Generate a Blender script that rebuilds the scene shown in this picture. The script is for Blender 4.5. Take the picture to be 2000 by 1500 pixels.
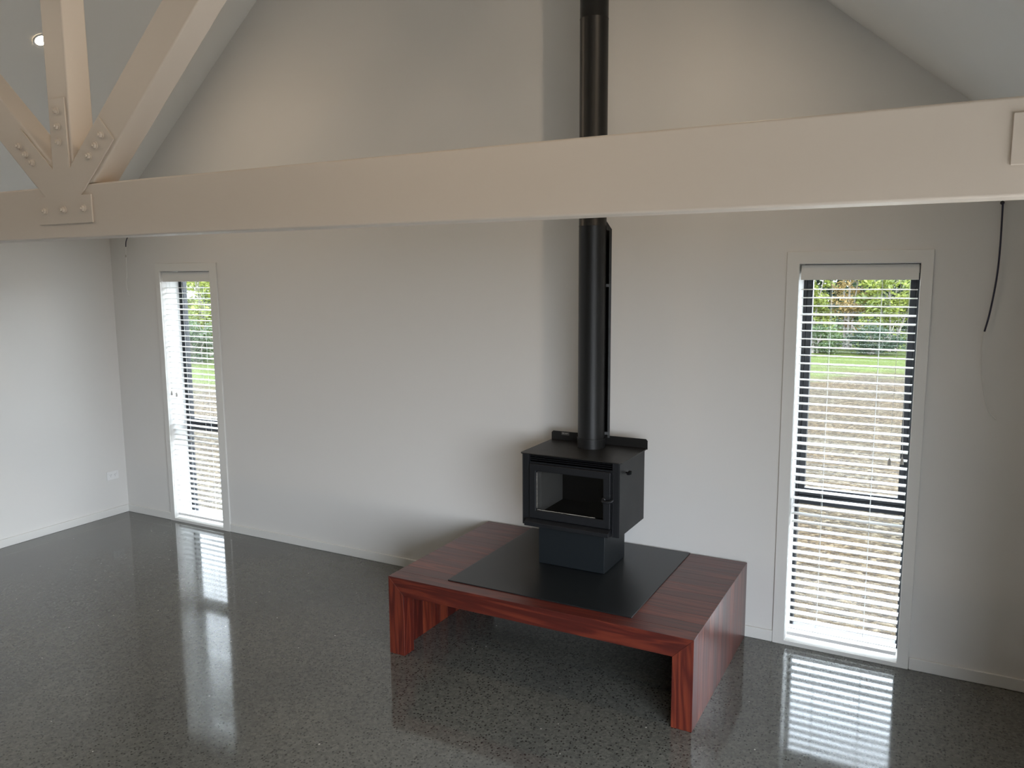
import bpy, bmesh, math, random
from mathutils import Vector, Matrix, Euler, noise

random.seed(7)
for o in list(bpy.data.objects):
    bpy.data.objects.remove(o, do_unlink=True)
S = bpy.context.scene
COL = S.collection
PI = math.pi

# ------------------------------------------------------------------ camera
YAW, PITCH, ROLL = 0.49334, -0.134907, -0.00605
CAM = Vector((6.264, -4.4477, 2.05))
F = Vector((-math.sin(YAW) * math.cos(PITCH), math.cos(YAW) * math.cos(PITCH), math.sin(PITCH)))
rr = F.cross(Vector((0, 0, 1))).normalized()
uu = rr.cross(F)
R_ = rr * math.cos(ROLL) + uu * math.sin(ROLL)
U_ = -rr * math.sin(ROLL) + uu * math.cos(ROLL)
cd = bpy.data.cameras.new('camera')
cam = bpy.data.objects.new('camera', cd)
COL.objects.link(cam)
m = Matrix((R_, U_, -F)).transposed().to_4x4()
m.translation = CAM
cam.matrix_world = m
cd.sensor_width = 36
cd.sensor_fit = 'HORIZONTAL'
cd.lens = 1558.7 * 36 / 2000
cd.clip_start = 0.02
cd.clip_end = 400
S.camera = cam

# ------------------------------------------------------------------ view, world, daylight
S.view_settings.view_transform = 'Standard'
S.view_settings.look = 'None'
S.view_settings.gamma = 1
S.view_settings.use_curve_mapping = False
S.view_settings.exposure = 0.68
W = bpy.data.worlds.new('overcast_sky')
S.world = W
W.use_nodes = True
wn = W.node_tree.nodes
wl = W.node_tree.links
bg = wn['Background']
tc = wn.new('ShaderNodeTexCoord')
sx = wn.new('ShaderNodeSeparateXYZ')
rmp = wn.new('ShaderNodeValToRGB')
wl.new(tc.outputs['Generated'], sx.inputs[0])
wl.new(sx.outputs['Z'], rmp.inputs[0])
wl.new(rmp.outputs[0], bg.inputs[0])
rmp.color_ramp.elements[0].position = 0.0
rmp.color_ramp.elements[0].color = (0.85, 0.92, 1.0, 1)
rmp.color_ramp.elements[1].position = 0.7
rmp.color_ramp.elements[1].color = (0.75, 0.86, 1.0, 1)
bg.inputs[1].default_value = 10.5
S.cycles.use_denoising = True
S.cycles.max_bounces = 10
S.cycles.diffuse_bounces = 6
S.cycles.transparent_max_bounces = 24
S.cycles.caustics_reflective = False
S.cycles.caustics_refractive = False
S.cycles.sample_clamp_indirect = 8

# ------------------------------------------------------------------ room dimensions
RW, XM = 6.75, 3.375            # room width, ridge
EZ, SL = 2.50, 0.83             # eaves height, roof slope
AZ = EZ + SL * XM
YB = -11.5                      # rear wall
WT = 0.20                       # wall thickness
TT = 0.015                      # trim thickness
WINS = [(0.617, 1.193, 0.565, 1.272), (5.594, 6.161, 5.53, 6.217)]   # inner x0,x1, trim x0,x1
WZ0, WZ1, TZ = 0.023, 2.101, 2.166
DOOR_R = (-6.3, -2.05, 2.25)    # y range and head of the glazed opening in the right wall


def portal(name, loc, rot, sx_, sy_):
    l = bpy.data.lights.new(name, 'AREA')
    l.shape = 'RECTANGLE'
    l.size, l.size_y = sx_, sy_
    l.cycles.is_portal = True
    o = bpy.data.objects.new(name, l)
    o.location = loc
    o.rotation_euler = rot
    COL.objects.link(o)


# portals only guide the sampling of the sky through the openings, they emit nothing
portal('daylight_portal', (RW + 0.12, (DOOR_R[0] + DOOR_R[1]) / 2, 1.12), (0, PI / 2, 0), 2.25, DOOR_R[1] - DOOR_R[0])
for w in WINS:
    portal('daylight_portal', ((w[0] + w[1]) / 2, 0.24, 1.06), (-PI / 2, 0, 0), w[1] - w[0], 2.08)


# ------------------------------------------------------------------ materials
def newmat(name):
    mt = bpy.data.materials.new(name)
    mt.use_nodes = True
    nt = mt.node_tree
    return mt, nt, nt.nodes['Principled BSDF'], nt.nodes, nt.links


def set_in(b, **k):
    for a, v in k.items():
        b.inputs[a.replace('_', ' ')].default_value = v


def paint(name, col, rough=0.6, bump=0.0, scale=400, spec=0.5, var=0.0):
    mt, nt, b, N, L = newmat(name)
    b.inputs['Base Color'].default_value = (*col, 1)
    b.inputs['Roughness'].default_value = rough
    b.inputs['Specular IOR Level'].default_value = spec
    t = N.new('ShaderNodeTexCoord')
    if bump:
        n = N.new('ShaderNodeTexNoise')
        n.inputs['Scale'].default_value = scale
        n.inputs['Detail'].default_value = 3
        L.new(t.outputs['Object'], n.inputs['Vector'])
        bp = N.new('ShaderNodeBump')
        bp.inputs['Strength'].default_value = bump
        bp.inputs['Distance'].default_value = 0.001
        L.new(n.outputs[0], bp.inputs['Height'])
        L.new(bp.outputs[0], b.inputs['Normal'])
    if var:
        n = N.new('ShaderNodeTexNoise')
        n.inputs['Scale'].default_value = 6
        n.inputs['Detail'].default_value = 5
        L.new(t.outputs['Object'], n.inputs['Vector'])
        mr = N.new('ShaderNodeMapRange')
        mr.inputs['To Min'].default_value = rough - var
        mr.inputs['To Max'].default_value = rough + var
        L.new(n.outputs[0], mr.inputs[0])
        L.new(mr.outputs[0], b.inputs['Roughness'])
    return mt


M = {}
M['wall'] = paint('wall_paint', (0.66, 0.65, 0.63), 0.55, 0.25, 260, 0.4)
M['ceiling'] = paint('ceiling_paint', (0.80, 0.80, 0.78), 0.75, 0.15, 260, 0.3)
M['trim'] = paint('trim_enamel', (0.67, 0.665, 0.64), 0.38, 0, 0, 0.5)
M['truss'] = paint('truss_paint', (0.69, 0.61, 0.53), 0.45, 0.4, 60, 0.5)
M['black_steel'] = paint('matt_black_steel', (0.009, 0.0095, 0.011), 0.45, 0.3, 900, 0.32, 0.05)
M['stove_top'] = paint('stove_top_steel', (0.011, 0.0105, 0.010), 0.42, 0.3, 900, 0.32, 0.04)
M['flue'] = paint('flue_black_paint', (0.010, 0.010, 0.010), 0.38, 0.15, 500, 0.35, 0.04)
M['pedestal'] = paint('pedestal_steel', (0.008, 0.0105, 0.0125), 0.45, 0.3, 900, 0.35)
M['hearth'] = paint('hearth_sheet_steel', (0.009, 0.0105, 0.0115), 0.30, 0, 0, 0.5)
M['hollow'] = paint('firebox_black', (0.005, 0.005, 0.006), 0.9, 0, 0, 0.1)
M['brick'] = paint('fire_brick', (0.17, 0.165, 0.155), 0.85, 1.0, 120)
M['rope'] = paint('gasket_rope', (0.45, 0.42, 0.36), 0.9, 1.0, 400)
M['badge'] = paint('badge_plate', (0.07, 0.065, 0.06), 0.4)
M['badge_mark'] = paint('badge_marking', (0.35, 0.33, 0.30), 0.5)
M['alu'] = paint('black_aluminium', (0.010, 0.012, 0.016), 0.45, 0.1, 500)
M['blind'] = paint('white_blind_slat', (0.88, 0.88, 0.87), 0.35, 0, 0, 0.5)
M['cord'] = paint('blind_cord', (0.78, 0.78, 0.76), 0.8)
M['tassel'] = paint('tassel_plastic', (0.42, 0.40, 0.37), 0.4)
M['plastic'] = paint('white_plastic', (0.74, 0.74, 0.74), 0.3)
M['dark'] = paint('dark_slot', (0.03, 0.03, 0.03), 0.6)
M['sheath'] = paint('dark_cable_sheath', (0.012, 0.012, 0.035), 0.5)
M['wire'] = paint('white_cable', (0.68, 0.68, 0.66), 0.5)
M['steel_bright'] = paint('bright_edge_steel', (0.25, 0.25, 0.25), 0.3)
M['bark'] = paint('tree_bark', (0.16, 0.14, 0.12), 0.9, 1, 30)


def emit(name, col, st):
    mt, nt, b, N, L = newmat(name)
    b.inputs['Base Color'].default_value = (*col, 1)
    b.inputs['Emission Color'].default_value = (*col, 1)
    b.inputs['Emission Strength'].default_value = st
    return mt


M['lens'] = emit('downlight_lens', (1.0, 0.86, 0.66), 30)


def glass_mat(name, tint=(1, 1, 1)):
    mt, nt, b, N, L = newmat(name)
    N.remove(b)
    out = N['Material Output']
    tr = N.new('ShaderNodeBsdfTransparent')
    tr.inputs[0].default_value = (*tint, 1)
    gl = N.new('ShaderNodeBsdfGlossy')
    gl.inputs['Roughness'].default_value = 0.02
    fr = N.new('ShaderNodeFresnel')
    # thin sheet: the same reflectance from either side of either face
    ge = N.new('ShaderNodeNewGeometry')
    mr = N.new('ShaderNodeMapRange')
    mr.inputs['To Min'].default_value = 1.5
    mr.inputs['To Max'].default_value = 1 / 1.5
    L.new(ge.outputs['Backfacing'], mr.inputs[0])
    L.new(mr.outputs[0], fr.inputs[0])
    mx = N.new('ShaderNodeMixShader')
    L.new(fr.outputs[0], mx.inputs[0])
    L.new(tr.outputs[0], mx.inputs[1])
    L.new(gl.outputs[0], mx.inputs[2])
    L.new(mx.outputs[0], out.inputs[0])
    return mt


M['glass'] = glass_mat('window_glass', (0.97, 0.98, 0.97))
M['stove_glass'] = glass_mat('stove_door_glass', (0.75, 0.75, 0.75))


def floor_mat():
    mt, nt, b, N, L = newmat('polished_concrete')
    t = N.new('ShaderNodeTexCoord')
    # aggregate: two sizes of stones in a grey matrix, dark pits, rare white chips
    v1 = N.new('ShaderNodeTexVoronoi'); v1.inputs['Scale'].default_value = 85
    v2 = N.new('ShaderNodeTexVoronoi'); v2.inputs['Scale'].default_value = 72
    v3 = N.new('ShaderNodeTexVoronoi'); v3.inputs['Scale'].default_value = 38
    nz = N.new('ShaderNodeTexNoise'); nz.inputs['Scale'].default_value = 1.3; nz.inputs['Detail'].default_value = 4
    nf = N.new('ShaderNodeTexNoise'); nf.inputs['Scale'].default_value = 240; nf.inputs['Detail'].default_value = 3
    for n in (v1, v2, v3, nz, nf):
        L.new(t.outputs['Object'], n.inputs['Vector'])
    # matrix tone per stone
    r1 = N.new('ShaderNodeValToRGB')
    L.new(v1.outputs['Color'], r1.inputs[0])
    e = r1.color_ramp.elements
    e[0].position = 0.1; e[0].color = (0.0663, 0.0680, 0.0620, 1)
    e[1].position = 0.9; e[1].color = (0.1152, 0.1143, 0.1035, 1)
    mxn = N.new('ShaderNodeMix'); mxn.data_type = 'RGBA'; mxn.blend_type = 'MULTIPLY'
    mxn.inputs[0].default_value = 0.6
    r4 = N.new('ShaderNodeValToRGB')
    r4.color_ramp.elements[0].position = 0.3; r4.color_ramp.elements[0].color = (0.5, 0.5, 0.5, 1)
    r4.color_ramp.elements[1].position = 0.7; r4.color_ramp.elements[1].color = (1.3, 1.3, 1.25, 1)
    L.new(nf.outputs[0], r4.inputs[0])
    L.new(r1.outputs[0], mxn.inputs[6]); L.new(r4.outputs[0], mxn.inputs[7])
    # dark stones: where the cell's random value is high and near its centre

    def cellmask(v, thr, rad):
        sp = N.new('ShaderNodeSeparateColor')
        L.new(v.outputs['Color'], sp.inputs[0])
        g = N.new('ShaderNodeMath'); g.operation = 'GREATER_THAN'; g.inputs[1].default_value = thr
        L.new(sp.outputs[0], g.inputs[0])
        d = N.new('ShaderNodeMath'); d.operation = 'LESS_THAN'; d.inputs[1].default_value = rad
        L.new(v.outputs['Distance'], d.inputs[0])
        p = N.new('ShaderNodeMath'); p.operation = 'MULTIPLY'
        L.new(g.outputs[0], p.inputs[0]); L.new(d.outputs[0], p.inputs[1])
        return p
    k2 = cellmask(v2, 0.52, 0.33)
    k3 = cellmask(v3, 0.982, 0.15)
    m2 = N.new('ShaderNodeMix'); m2.data_type = 'RGBA'
    L.new(k2.outputs[0], m2.inputs[0]); L.new(mxn.outputs[2], m2.inputs[6]); m2.inputs[7].default_value = (0.024, 0.024, 0.022, 1)
    m3 = N.new('ShaderNodeMix'); m3.data_type = 'RGBA'
    L.new(k3.outputs[0], m3.inputs[0]); L.new(m2.outputs[2], m3.inputs[6]); m3.inputs[7].default_value = (0.45, 0.44, 0.40, 1)
    m4 = N.new('ShaderNodeMix'); m4.data_type = 'RGBA'; m4.blend_type = 'MULTIPLY'; m4.inputs[0].default_value = 0.5
    r5 = N.new('ShaderNodeValToRGB')
    r5.color_ramp.elements[0].position = 0.35; r5.color_ramp.elements[0].color = (0.72, 0.73, 0.74, 1)
    r5.color_ramp.elements[1].position = 0.65; r5.color_ramp.elements[1].color = (1.15, 1.12, 1.05, 1)
    L.new(nz.outputs[0], r5.inputs[0])
    L.new(m3.outputs[2], m4.inputs[6]); L.new(r5.outputs[0], m4.inputs[7])
    L.new(m4.outputs[2], b.inputs['Base Color'])
    mr = N.new('ShaderNodeMapRange'); mr.inputs['To Min'].default_value = 0.05; mr.inputs['To Max'].default_value = 0.11
    L.new(nz.outputs[0], mr.inputs[0])
    L.new(mr.outputs[0], b.inputs['Roughness'])
    b.inputs['Specular IOR Level'].default_value = 0.85
    bp = N.new('ShaderNodeBump'); bp.inputs['Strength'].default_value = 0.02; bp.inputs['Distance'].default_value = 0.0006
    n5 = N.new('ShaderNodeTexNoise'); n5.inputs['Scale'].default_value = 14; n5.inputs['Detail'].default_value = 2
    L.new(t.outputs['Object'], n5.inputs['Vector'])
    L.new(n5.outputs[0], bp.inputs['Height'])
    L.new(bp.outputs[0], b.inputs['Normal'])
    return mt


M['floor'] = floor_mat()


def wood_mat(name, axis):
    """red hardwood boards; grain runs along axis; tone per board from the mesh attribute 'tone'"""
    mt, nt, b, N, L = newmat(name)
    t = N.new('ShaderNodeTexCoord')
    at = N.new('ShaderNodeAttribute'); at.attribute_name = 'tone'
    sc = [9.0, 9.0, 9.0]
    sc[axis] = 0.55
    ma = N.new('ShaderNodeMapping')
    ma.inputs['Scale'].default_value = sc
    off = N.new('ShaderNodeVectorMath'); off.operation = 'SCALE'
    off.inputs[0].default_value = (3.1, 7.7, 5.3)
    mu = N.new('ShaderNodeMath'); mu.operation = 'MULTIPLY'; mu.inputs[1].default_value = 9.0
    L.new(at.outputs['Fac'], mu.inputs[0])
    L.new(mu.outputs[0], off.inputs['Scale'])
    ad = N.new('ShaderNodeVectorMath'); ad.operation = 'ADD'
    L.new(t.outputs['Object'], ma.inputs[0])
    L.new(ma.outputs[0], ad.inputs[0]); L.new(off.outputs[0], ad.inputs[1])
    n1 = N.new('ShaderNodeTexNoise'); n1.inputs['Scale'].default_value = 1.6; n1.inputs['Detail'].default_value = 3
    n1.inputs['Distortion'].default_value = 0.6
    L.new(ad.outputs[0], n1.inputs['Vector'])
    # ring lines from the noise field: figure like sawn hardwood
    ml = N.new('ShaderNodeMath'); ml.operation = 'MULTIPLY'; ml.inputs[1].default_value = 7
    L.new(n1.outputs[0], ml.inputs[0])
    fr = N.new('ShaderNodeMath'); fr.operation = 'PINGPONG'; fr.inputs[1].default_value = 0.5
    L.new(ml.outputs[0], fr.inputs[0])
    n2 = N.new('ShaderNodeTexNoise'); n2.inputs['Scale'].default_value = 22; n2.inputs['Detail'].default_value = 4
    L.new(ad.outputs[0], n2.inputs['Vector'])
    s1 = N.new('ShaderNodeMath'); s1.operation = 'MULTIPLY'; s1.inputs[1].default_value = 0.55
    L.new(fr.outputs[0], s1.inputs[0])
    s2 = N.new('ShaderNodeMath'); s2.operation = 'MULTIPLY'; s2.inputs[1].default_value = 0.16
    L.new(n2.outputs[0], s2.inputs[0])
    s3 = N.new('ShaderNodeMath'); s3.operation = 'MULTIPLY'; s3.inputs[1].default_value = 0.62
    L.new(at.outputs['Fac'], s3.inputs[0])
    a1 = N.new('ShaderNodeMath'); a1.operation = 'ADD'
    a2 = N.new('ShaderNodeMath'); a2.operation = 'ADD'
    L.new(s1.outputs[0], a1.inputs[0]); L.new(s2.outputs[0], a1.inputs[1])
    L.new(a1.outputs[0], a2.inputs[0]); L.new(s3.outputs[0], a2.inputs[1])
    r = N.new('ShaderNodeValToRGB')
    L.new(a2.outputs[0], r.inputs[0])
    e = r.color_ramp.elements
    e[0].position = 0.10; e[0].color = (0.0248, 0.0039, 0.0028, 1)
    e[1].position = 0.95; e[1].color = (0.3910, 0.1062, 0.0382, 1)
    x = e.new(0.40); x.color = (0.0633, 0.0083, 0.0050, 1)
    x = e.new(0.68); x.color = (0.1530, 0.0272, 0.0116, 1)
    L.new(r.outputs[0], b.inputs['Base Color'])
    b.inputs['Roughness'].default_value = 0.36
    b.inputs['Coat Weight'].default_value = 0.35
    b.inputs['Coat Roughness'].default_value = 0.22
    bp = N.new('ShaderNodeBump'); bp.inputs['Strength'].default_value = 0.12; bp.inputs['Distance'].default_value = 0.0006
    L.new(n2.outputs[0], bp.inputs['Height'])
    L.new(bp.outputs[0], b.inputs['Normal'])
    return mt


M['wood_x'] = wood_mat('red_hardwood_long', 0)
M['wood_z'] = wood_mat('red_hardwood_upright', 2)

# line of the tree belt: grass within 7 m of it, patchy beyond, crushed rock near the house
TA, TB = Vector((-12.3, 11.2)), Vector((4.2, 21.6))
TD = (TB - TA).normalized()
TN = Vector((-TD.y, TD.x))      # pointing away from the house


def ground_mat():
    mt, nt, b, N, L = newmat('crushed_rock_and_grass')
    t = N.new('ShaderNodeTexCoord')
    dp = N.new('ShaderNodeVectorMath'); dp.operation = 'DOT_PRODUCT'
    dp.inputs[1].default_value = (TN.x, TN.y, 0)
    L.new(t.outputs['Object'], dp.inputs[0])
    d0 = TN.dot(TA)
    nn = N.new('ShaderNodeTexNoise'); nn.inputs['Scale'].default_value = 0.55; nn.inputs['Detail'].default_value = 6
    nn.inputs['Roughness'].default_value = 0.65
    L.new(t.outputs['Object'], nn.inputs['Vector'])
    m1 = N.new('ShaderNodeMath'); m1.operation = 'SUBTRACT'; m1.inputs[1].default_value = d0 - 5.2
    L.new(dp.outputs['Value'], m1.inputs[0])
    m2 = N.new('ShaderNodeMath'); m2.operation = 'MULTIPLY_ADD'; m2.inputs[1].default_value = 9.0; m2.inputs[2].default_value = -4.5
    L.new(nn.outputs[0], m2.inputs[0])
    m3 = N.new('ShaderNodeMath'); m3.operation = 'ADD'
    L.new(m1.outputs[0], m3.inputs[0]); L.new(m2.outputs[0], m3.inputs[1])
    m4 = N.new('ShaderNodeMapRange'); m4.inputs['From Min'].default_value = -1.2; m4.inputs['From Max'].default_value = 1.2
    L.new(m3.outputs[0], m4.inputs[0])
    # stones
    v = N.new('ShaderNodeTexVoronoi'); v.inputs['Scale'].default_value = 26
    v2 = N.new('ShaderNodeTexVoronoi'); v2.inputs['Scale'].default_value = 8
    L.new(t.outputs['Object'], v.inputs['Vector']); L.new(t.outputs['Object'], v2.inputs['Vector'])
    sp = N.new('ShaderNodeSeparateColor'); L.new(v.outputs['Color'], sp.inputs[0])
    rs = N.new('ShaderNodeValToRGB'); L.new(sp.outputs[0], rs.inputs[0])
    e = rs.color_ramp.elements
    e[0].position = 0; e[0].color = (0.0130, 0.0091, 0.0052, 1)
    e[1].position = 1; e[1].color = (0.0864, 0.0756, 0.0583, 1)
    x = e.new(0.5); x.color = (0.0337, 0.0259, 0.0151, 1)
    x = e.new(0.8); x.color = (0.0475, 0.0380, 0.0242, 1)
    # brown dry patches between
    n3 = N.new('ShaderNodeTexNoise'); n3.inputs['Scale'].default_value = 0.9; n3.inputs['Detail'].default_value = 5
    L.new(t.outputs['Object'], n3.inputs['Vector'])
    rb = N.new('ShaderNodeValToRGB'); L.new(n3.outputs[0], rb.inputs[0])
    rb.color_ramp.elements[0].position = 0.35; rb.color_ramp.elements[0].color = (0.98, 0.93, 0.82, 1)
    rb.color_ramp.elements[1].position = 0.62; rb.color_ramp.elements[1].color = (1.12, 0.93, 0.70, 1)
    mb = N.new('ShaderNodeMix'); mb.data_type = 'RGBA'; mb.blend_type = 'MULTIPLY'; mb.inputs[0].default_value = 1
    L.new(rs.outputs[0], mb.inputs[6]); L.new(rb.outputs[0], mb.inputs[7])
    # grass
    ng = N.new('ShaderNodeTexNoise'); ng.inputs['Scale'].default_value = 14; ng.inputs['Detail'].default_value = 6
    L.new(t.outputs['Object'], ng.inputs['Vector'])
    rg = N.new('ShaderNodeValToRGB'); L.new(ng.outputs[0], rg.inputs[0])
    e = rg.color_ramp.elements
    e[0].position = 0.3; e[0].color = (0.0216, 0.0331, 0.0058, 1)
    e[1].position = 0.7; e[1].color = (0.0684, 0.0828, 0.0158, 1)
    mg = N.new('ShaderNodeMix'); mg.data_type = 'RGBA'
    L.new(m4.outputs[0], mg.inputs[0]); L.new(mb.outputs[2], mg.inputs[6]); L.new(rg.outputs[0], mg.inputs[7])
    L.new(mg.outputs[2], b.inputs['Base Color'])
    b.inputs['Roughness'].default_value = 0.9
    b.inputs['Specular IOR Level'].default_value = 0.1
    bp = N.new('ShaderNodeBump'); bp.inputs['Strength'].default_value = 0.9; bp.inputs['Distance'].default_value = 0.03
    L.new(v.outputs['Distance'], bp.inputs['Height']); bp.invert = True
    L.new(bp.outputs[0], b.inputs['Normal'])
    return mt


M['ground'] = ground_mat()


def leaf_mat(name, c0, c1):
    mt, nt, b, N, L = newmat(name)
    at = N.new('ShaderNodeAttribute'); at.attribute_name = 'tone'
    r = N.new('ShaderNodeValToRGB'); L.new(at.outputs['Fac'], r.inputs[0])
    r.color_ramp.elements[0].color = (*c0, 1)
    r.color_ramp.elements[1].color = (*c1, 1)
    L.new(r.outputs[0], b.inputs['Base Color'])
    b.inputs['Roughness'].default_value = 0.6
    tl = N.new('ShaderNodeBsdfTranslucent')
    L.new(r.outputs[0], tl.inputs[0])
    mx = N.new('ShaderNodeMixShader'); mx.inputs[0].default_value = 0.45
    L.new(b.outputs[0], mx.inputs[1]); L.new(tl.outputs[0], mx.inputs[2])
    L.new(mx.outputs[0], N['Material Output'].inputs[0])
    return mt


M['leaf_lime'] = leaf_mat('lime_leaves', (0.060, 0.085, 0.014), (0.300, 0.330, 0.065))
M['leaf_green'] = leaf_mat('green_leaves', (0.022, 0.044, 0.014), (0.080, 0.120, 0.036))
M['leaf_dark'] = leaf_mat('dark_leaves', (0.012, 0.024, 0.015), (0.050, 0.078, 0.042))
M['leaf_orange'] = leaf_mat('autumn_leaves', (0.090, 0.065, 0.018), (0.300, 0.200, 0.065))
M['bounce_slab'] = paint('pale_bounce_concrete', (0.27, 0.24, 0.205), 0.85, 0.4, 60)  # pale surface of the added slab that reflects daylight upward


# ------------------------------------------------------------------ mesh helpers
def link_bm(name, bm, mat, parent=None, smooth=False, bevel=0.0, seg=2):
    me = bpy.data.meshes.new(name)
    bmesh.ops.recalc_face_normals(bm, faces=bm.faces)
    bm.to_mesh(me)
    bm.free()
    me.materials.append(mat)
    o = bpy.data.objects.new(name, me)
    COL.objects.link(o)
    if parent:
        o.parent = parent
    if smooth:
        for p in me.polygons:
            p.use_smooth = True
    if bevel:
        md = o.modifiers.new('bevel', 'BEVEL')
        md.width = bevel
        md.segments = seg
        md.limit_method = 'ANGLE'
        md.angle_limit = math.radians(40)
        md.harden_normals = True
        for p in me.polygons:
            p.use_smooth = True
    return o


def box(bm, x0, x1, y0, y1, z0, z1, tone=None):
    lay = (bm.faces.layers.float.get('tone') or bm.faces.layers.float.new('tone')) if tone is not None else None
    vs = [bm.verts.new((x, y, z)) for x in (x0, x1) for y in (y0, y1) for z in (z0, z1)]
    fs = []
    for f in ((0, 1, 3, 2), (4, 6, 7, 5), (0, 4, 5, 1), (2, 3, 7, 6), (0, 2, 6, 4), (1, 5, 7, 3)):
        fs.append(bm.faces.new([vs[i] for i in f]))
    if tone is not None:
        for f in fs:
            f[lay] = tone
    return vs


def prism(bm, pts, axis, a, b, tone=None):
    """polygon pts (2-D) extruded along axis from a to b; the 2-D coordinates are the other two axes in order"""
    lay = (bm.faces.layers.float.get('tone') or bm.faces.layers.float.new('tone')) if tone is not None else None
    def mk(p, t):
        c = [p[0], p[1]]
        c.insert(axis, t)
        return bm.verts.new(c)
    A = [mk(p, a) for p in pts]
    B = [mk(p, b) for p in pts]
    n = len(pts)
    fs = [bm.faces.new(A), bm.faces.new(B[::-1])]
    for i in range(n):
        fs.append(bm.faces.new((A[i], A[(i + 1) % n], B[(i + 1) % n], B[i])))
    if tone is not None:
        for f in fs:
            f[lay] = tone


def cyl(bm, c, r, z0, z1, n=48, r2=None, axis='Z', caps=True):
    r2 = r if r2 is None else r2
    def P(a, rad, t):
        u, v = rad * math.cos(a), rad * math.sin(a)
        if axis == 'Z':
            return (c[0] + u, c[1] + v, t)
        if axis == 'Y':
            return (c[0] + u, t, c[1] + v)
        return (t, c[0] + u, c[1] + v)
    A = [bm.verts.new(P(2 * PI * i / n, r, z0)) for i in range(n)]
    B = [bm.verts.new(P(2 * PI * i / n, r2, z1)) for i in range(n)]
    for i in range(n):
        bm.faces.new((A[i], A[(i + 1) % n], B[(i + 1) % n], B[i]))
    if caps:
        bm.faces.new(A[::-1])
        bm.faces.new(B)


def tube(bm, pts, r, n=10):
    pts = [Vector(p) for p in pts]
    rings = []
    up = Vector((0.13, 0.9, 0.2)).normalized()
    for i, p in enumerate(pts):
        d = (pts[min(i + 1, len(pts) - 1)] - pts[max(i - 1, 0)]).normalized()
        a = d.cross(up)
        if a.length < 0.05:
            a = d.cross(Vector((1, 0, 0)))
        a.normalize()
        b = d.cross(a)
        rad = r[i] if isinstance(r, (list, tuple)) else r
        rings.append([bm.verts.new(p + (a * math.cos(2 * PI * k / n) + b * math.sin(2 * PI * k / n)) * rad) for k in range(n)])
    for A, B in zip(rings, rings[1:]):
        for k in range(n):
            bm.faces.new((A[k], A[(k + 1) % n], B[(k + 1) % n], B[k]))
    bm.faces.new(rings[0][::-1])
    bm.faces.new(rings[-1])


def spline(pts, k=8):
    P = [Vector(p) for p in pts]
    P = [P[0] * 2 - P[1]] + P + [P[-1] * 2 - P[-2]]
    out = []
    for i in range(1, len(P) - 2):
        for j in range(k):
            t = j / k
            a, b, c, d = P[i - 1:i + 3]
            out.append(0.5 * ((2 * b) + (c - a) * t + (2 * a - 5 * b + 4 * c - d) * t * t + (3 * b - a - 3 * c + d) * t ** 3))
    out.append(P[-2])
    return out


def frame_bm(bm, x0, x1, z0, z1, w, y0, y1, wb=None, wt=None):
    """mitre-less rectangular frame in the xz-plane"""
    wb = w if wb is None else wb
    wt = w if wt is None else wt
    box(bm, x0, x0 + w, y0, y1, z0, z1)
    box(bm, x1 - w, x1, y0, y1, z0, z1)
    box(bm, x0 + w, x1 - w, y0, y1, z0, z0 + wb)
    box(bm, x0 + w, x1 - w, y0, y1, z1 - wt, z1)


def ring_frame(bm, o, i, y0, y1):
    """one-piece frame: outer rect o, inner rect i, each (x0,x1,z0,z1); clean corners"""
    O = [(o[0], o[2]), (o[1], o[2]), (o[1], o[3]), (o[0], o[3])]
    I = [(i[0], i[2]), (i[1], i[2]), (i[1], i[3]), (i[0], i[3])]
    v = {}
    for nm, P in (('O', O), ('I', I)):
        for k, p in enumerate(P):
            for s, y in ((0, y0), (1, y1)):
                v[nm, k, s] = bm.verts.new((p[0], y, p[1]))
    for k in range(4):
        j = (k + 1) % 4
        bm.faces.new((v['O', k, 0], v['O', j, 0], v['I', j, 0], v['I', k, 0]))
        bm.faces.new((v['O', k, 1], v['I', k, 1], v['I', j, 1], v['O', j, 1]))
        bm.faces.new((v['O', k, 0], v['O', k, 1], v['O', j, 1], v['O', j, 0]))
        bm.faces.new((v['I', k, 0], v['I', j, 0], v['I', j, 1], v['I', k, 1]))


def thing(name, label, cat, loc=(0, 0, 0), group=None):
    o = bpy.data.objects.new(name, None)
    o.empty_display_size = 0.1
    COL.objects.link(o)
    o.location = loc
    o['label'] = label
    o['category'] = cat
    if group:
        o['group'] = group
    return o


def tag(o, label, cat, group=None):
    o['label'] = label
    o['category'] = cat
    if group:
        o['group'] = group
    return o


def struct(o, label=None, cat=None):
    o['kind'] = 'structure'
    if label:
        o['label'] = label
    if cat:
        o['category'] = cat
    return o


def NB():
    return bmesh.new()


# ------------------------------------------------------------------ the room
b = NB()
box(b, -WT, RW + WT, YB - WT, WT, -0.15, 0.0)
struct(link_bm('floor', b, M['floor']), 'dark polished concrete floor with speckled aggregate', 'floor')

b = NB()
(a3, a4, a1, a2), (b3, b4, b1, b2) = WINS


def gz(x):
    return EZ + SL * (x if x < XM else RW - x)


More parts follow.
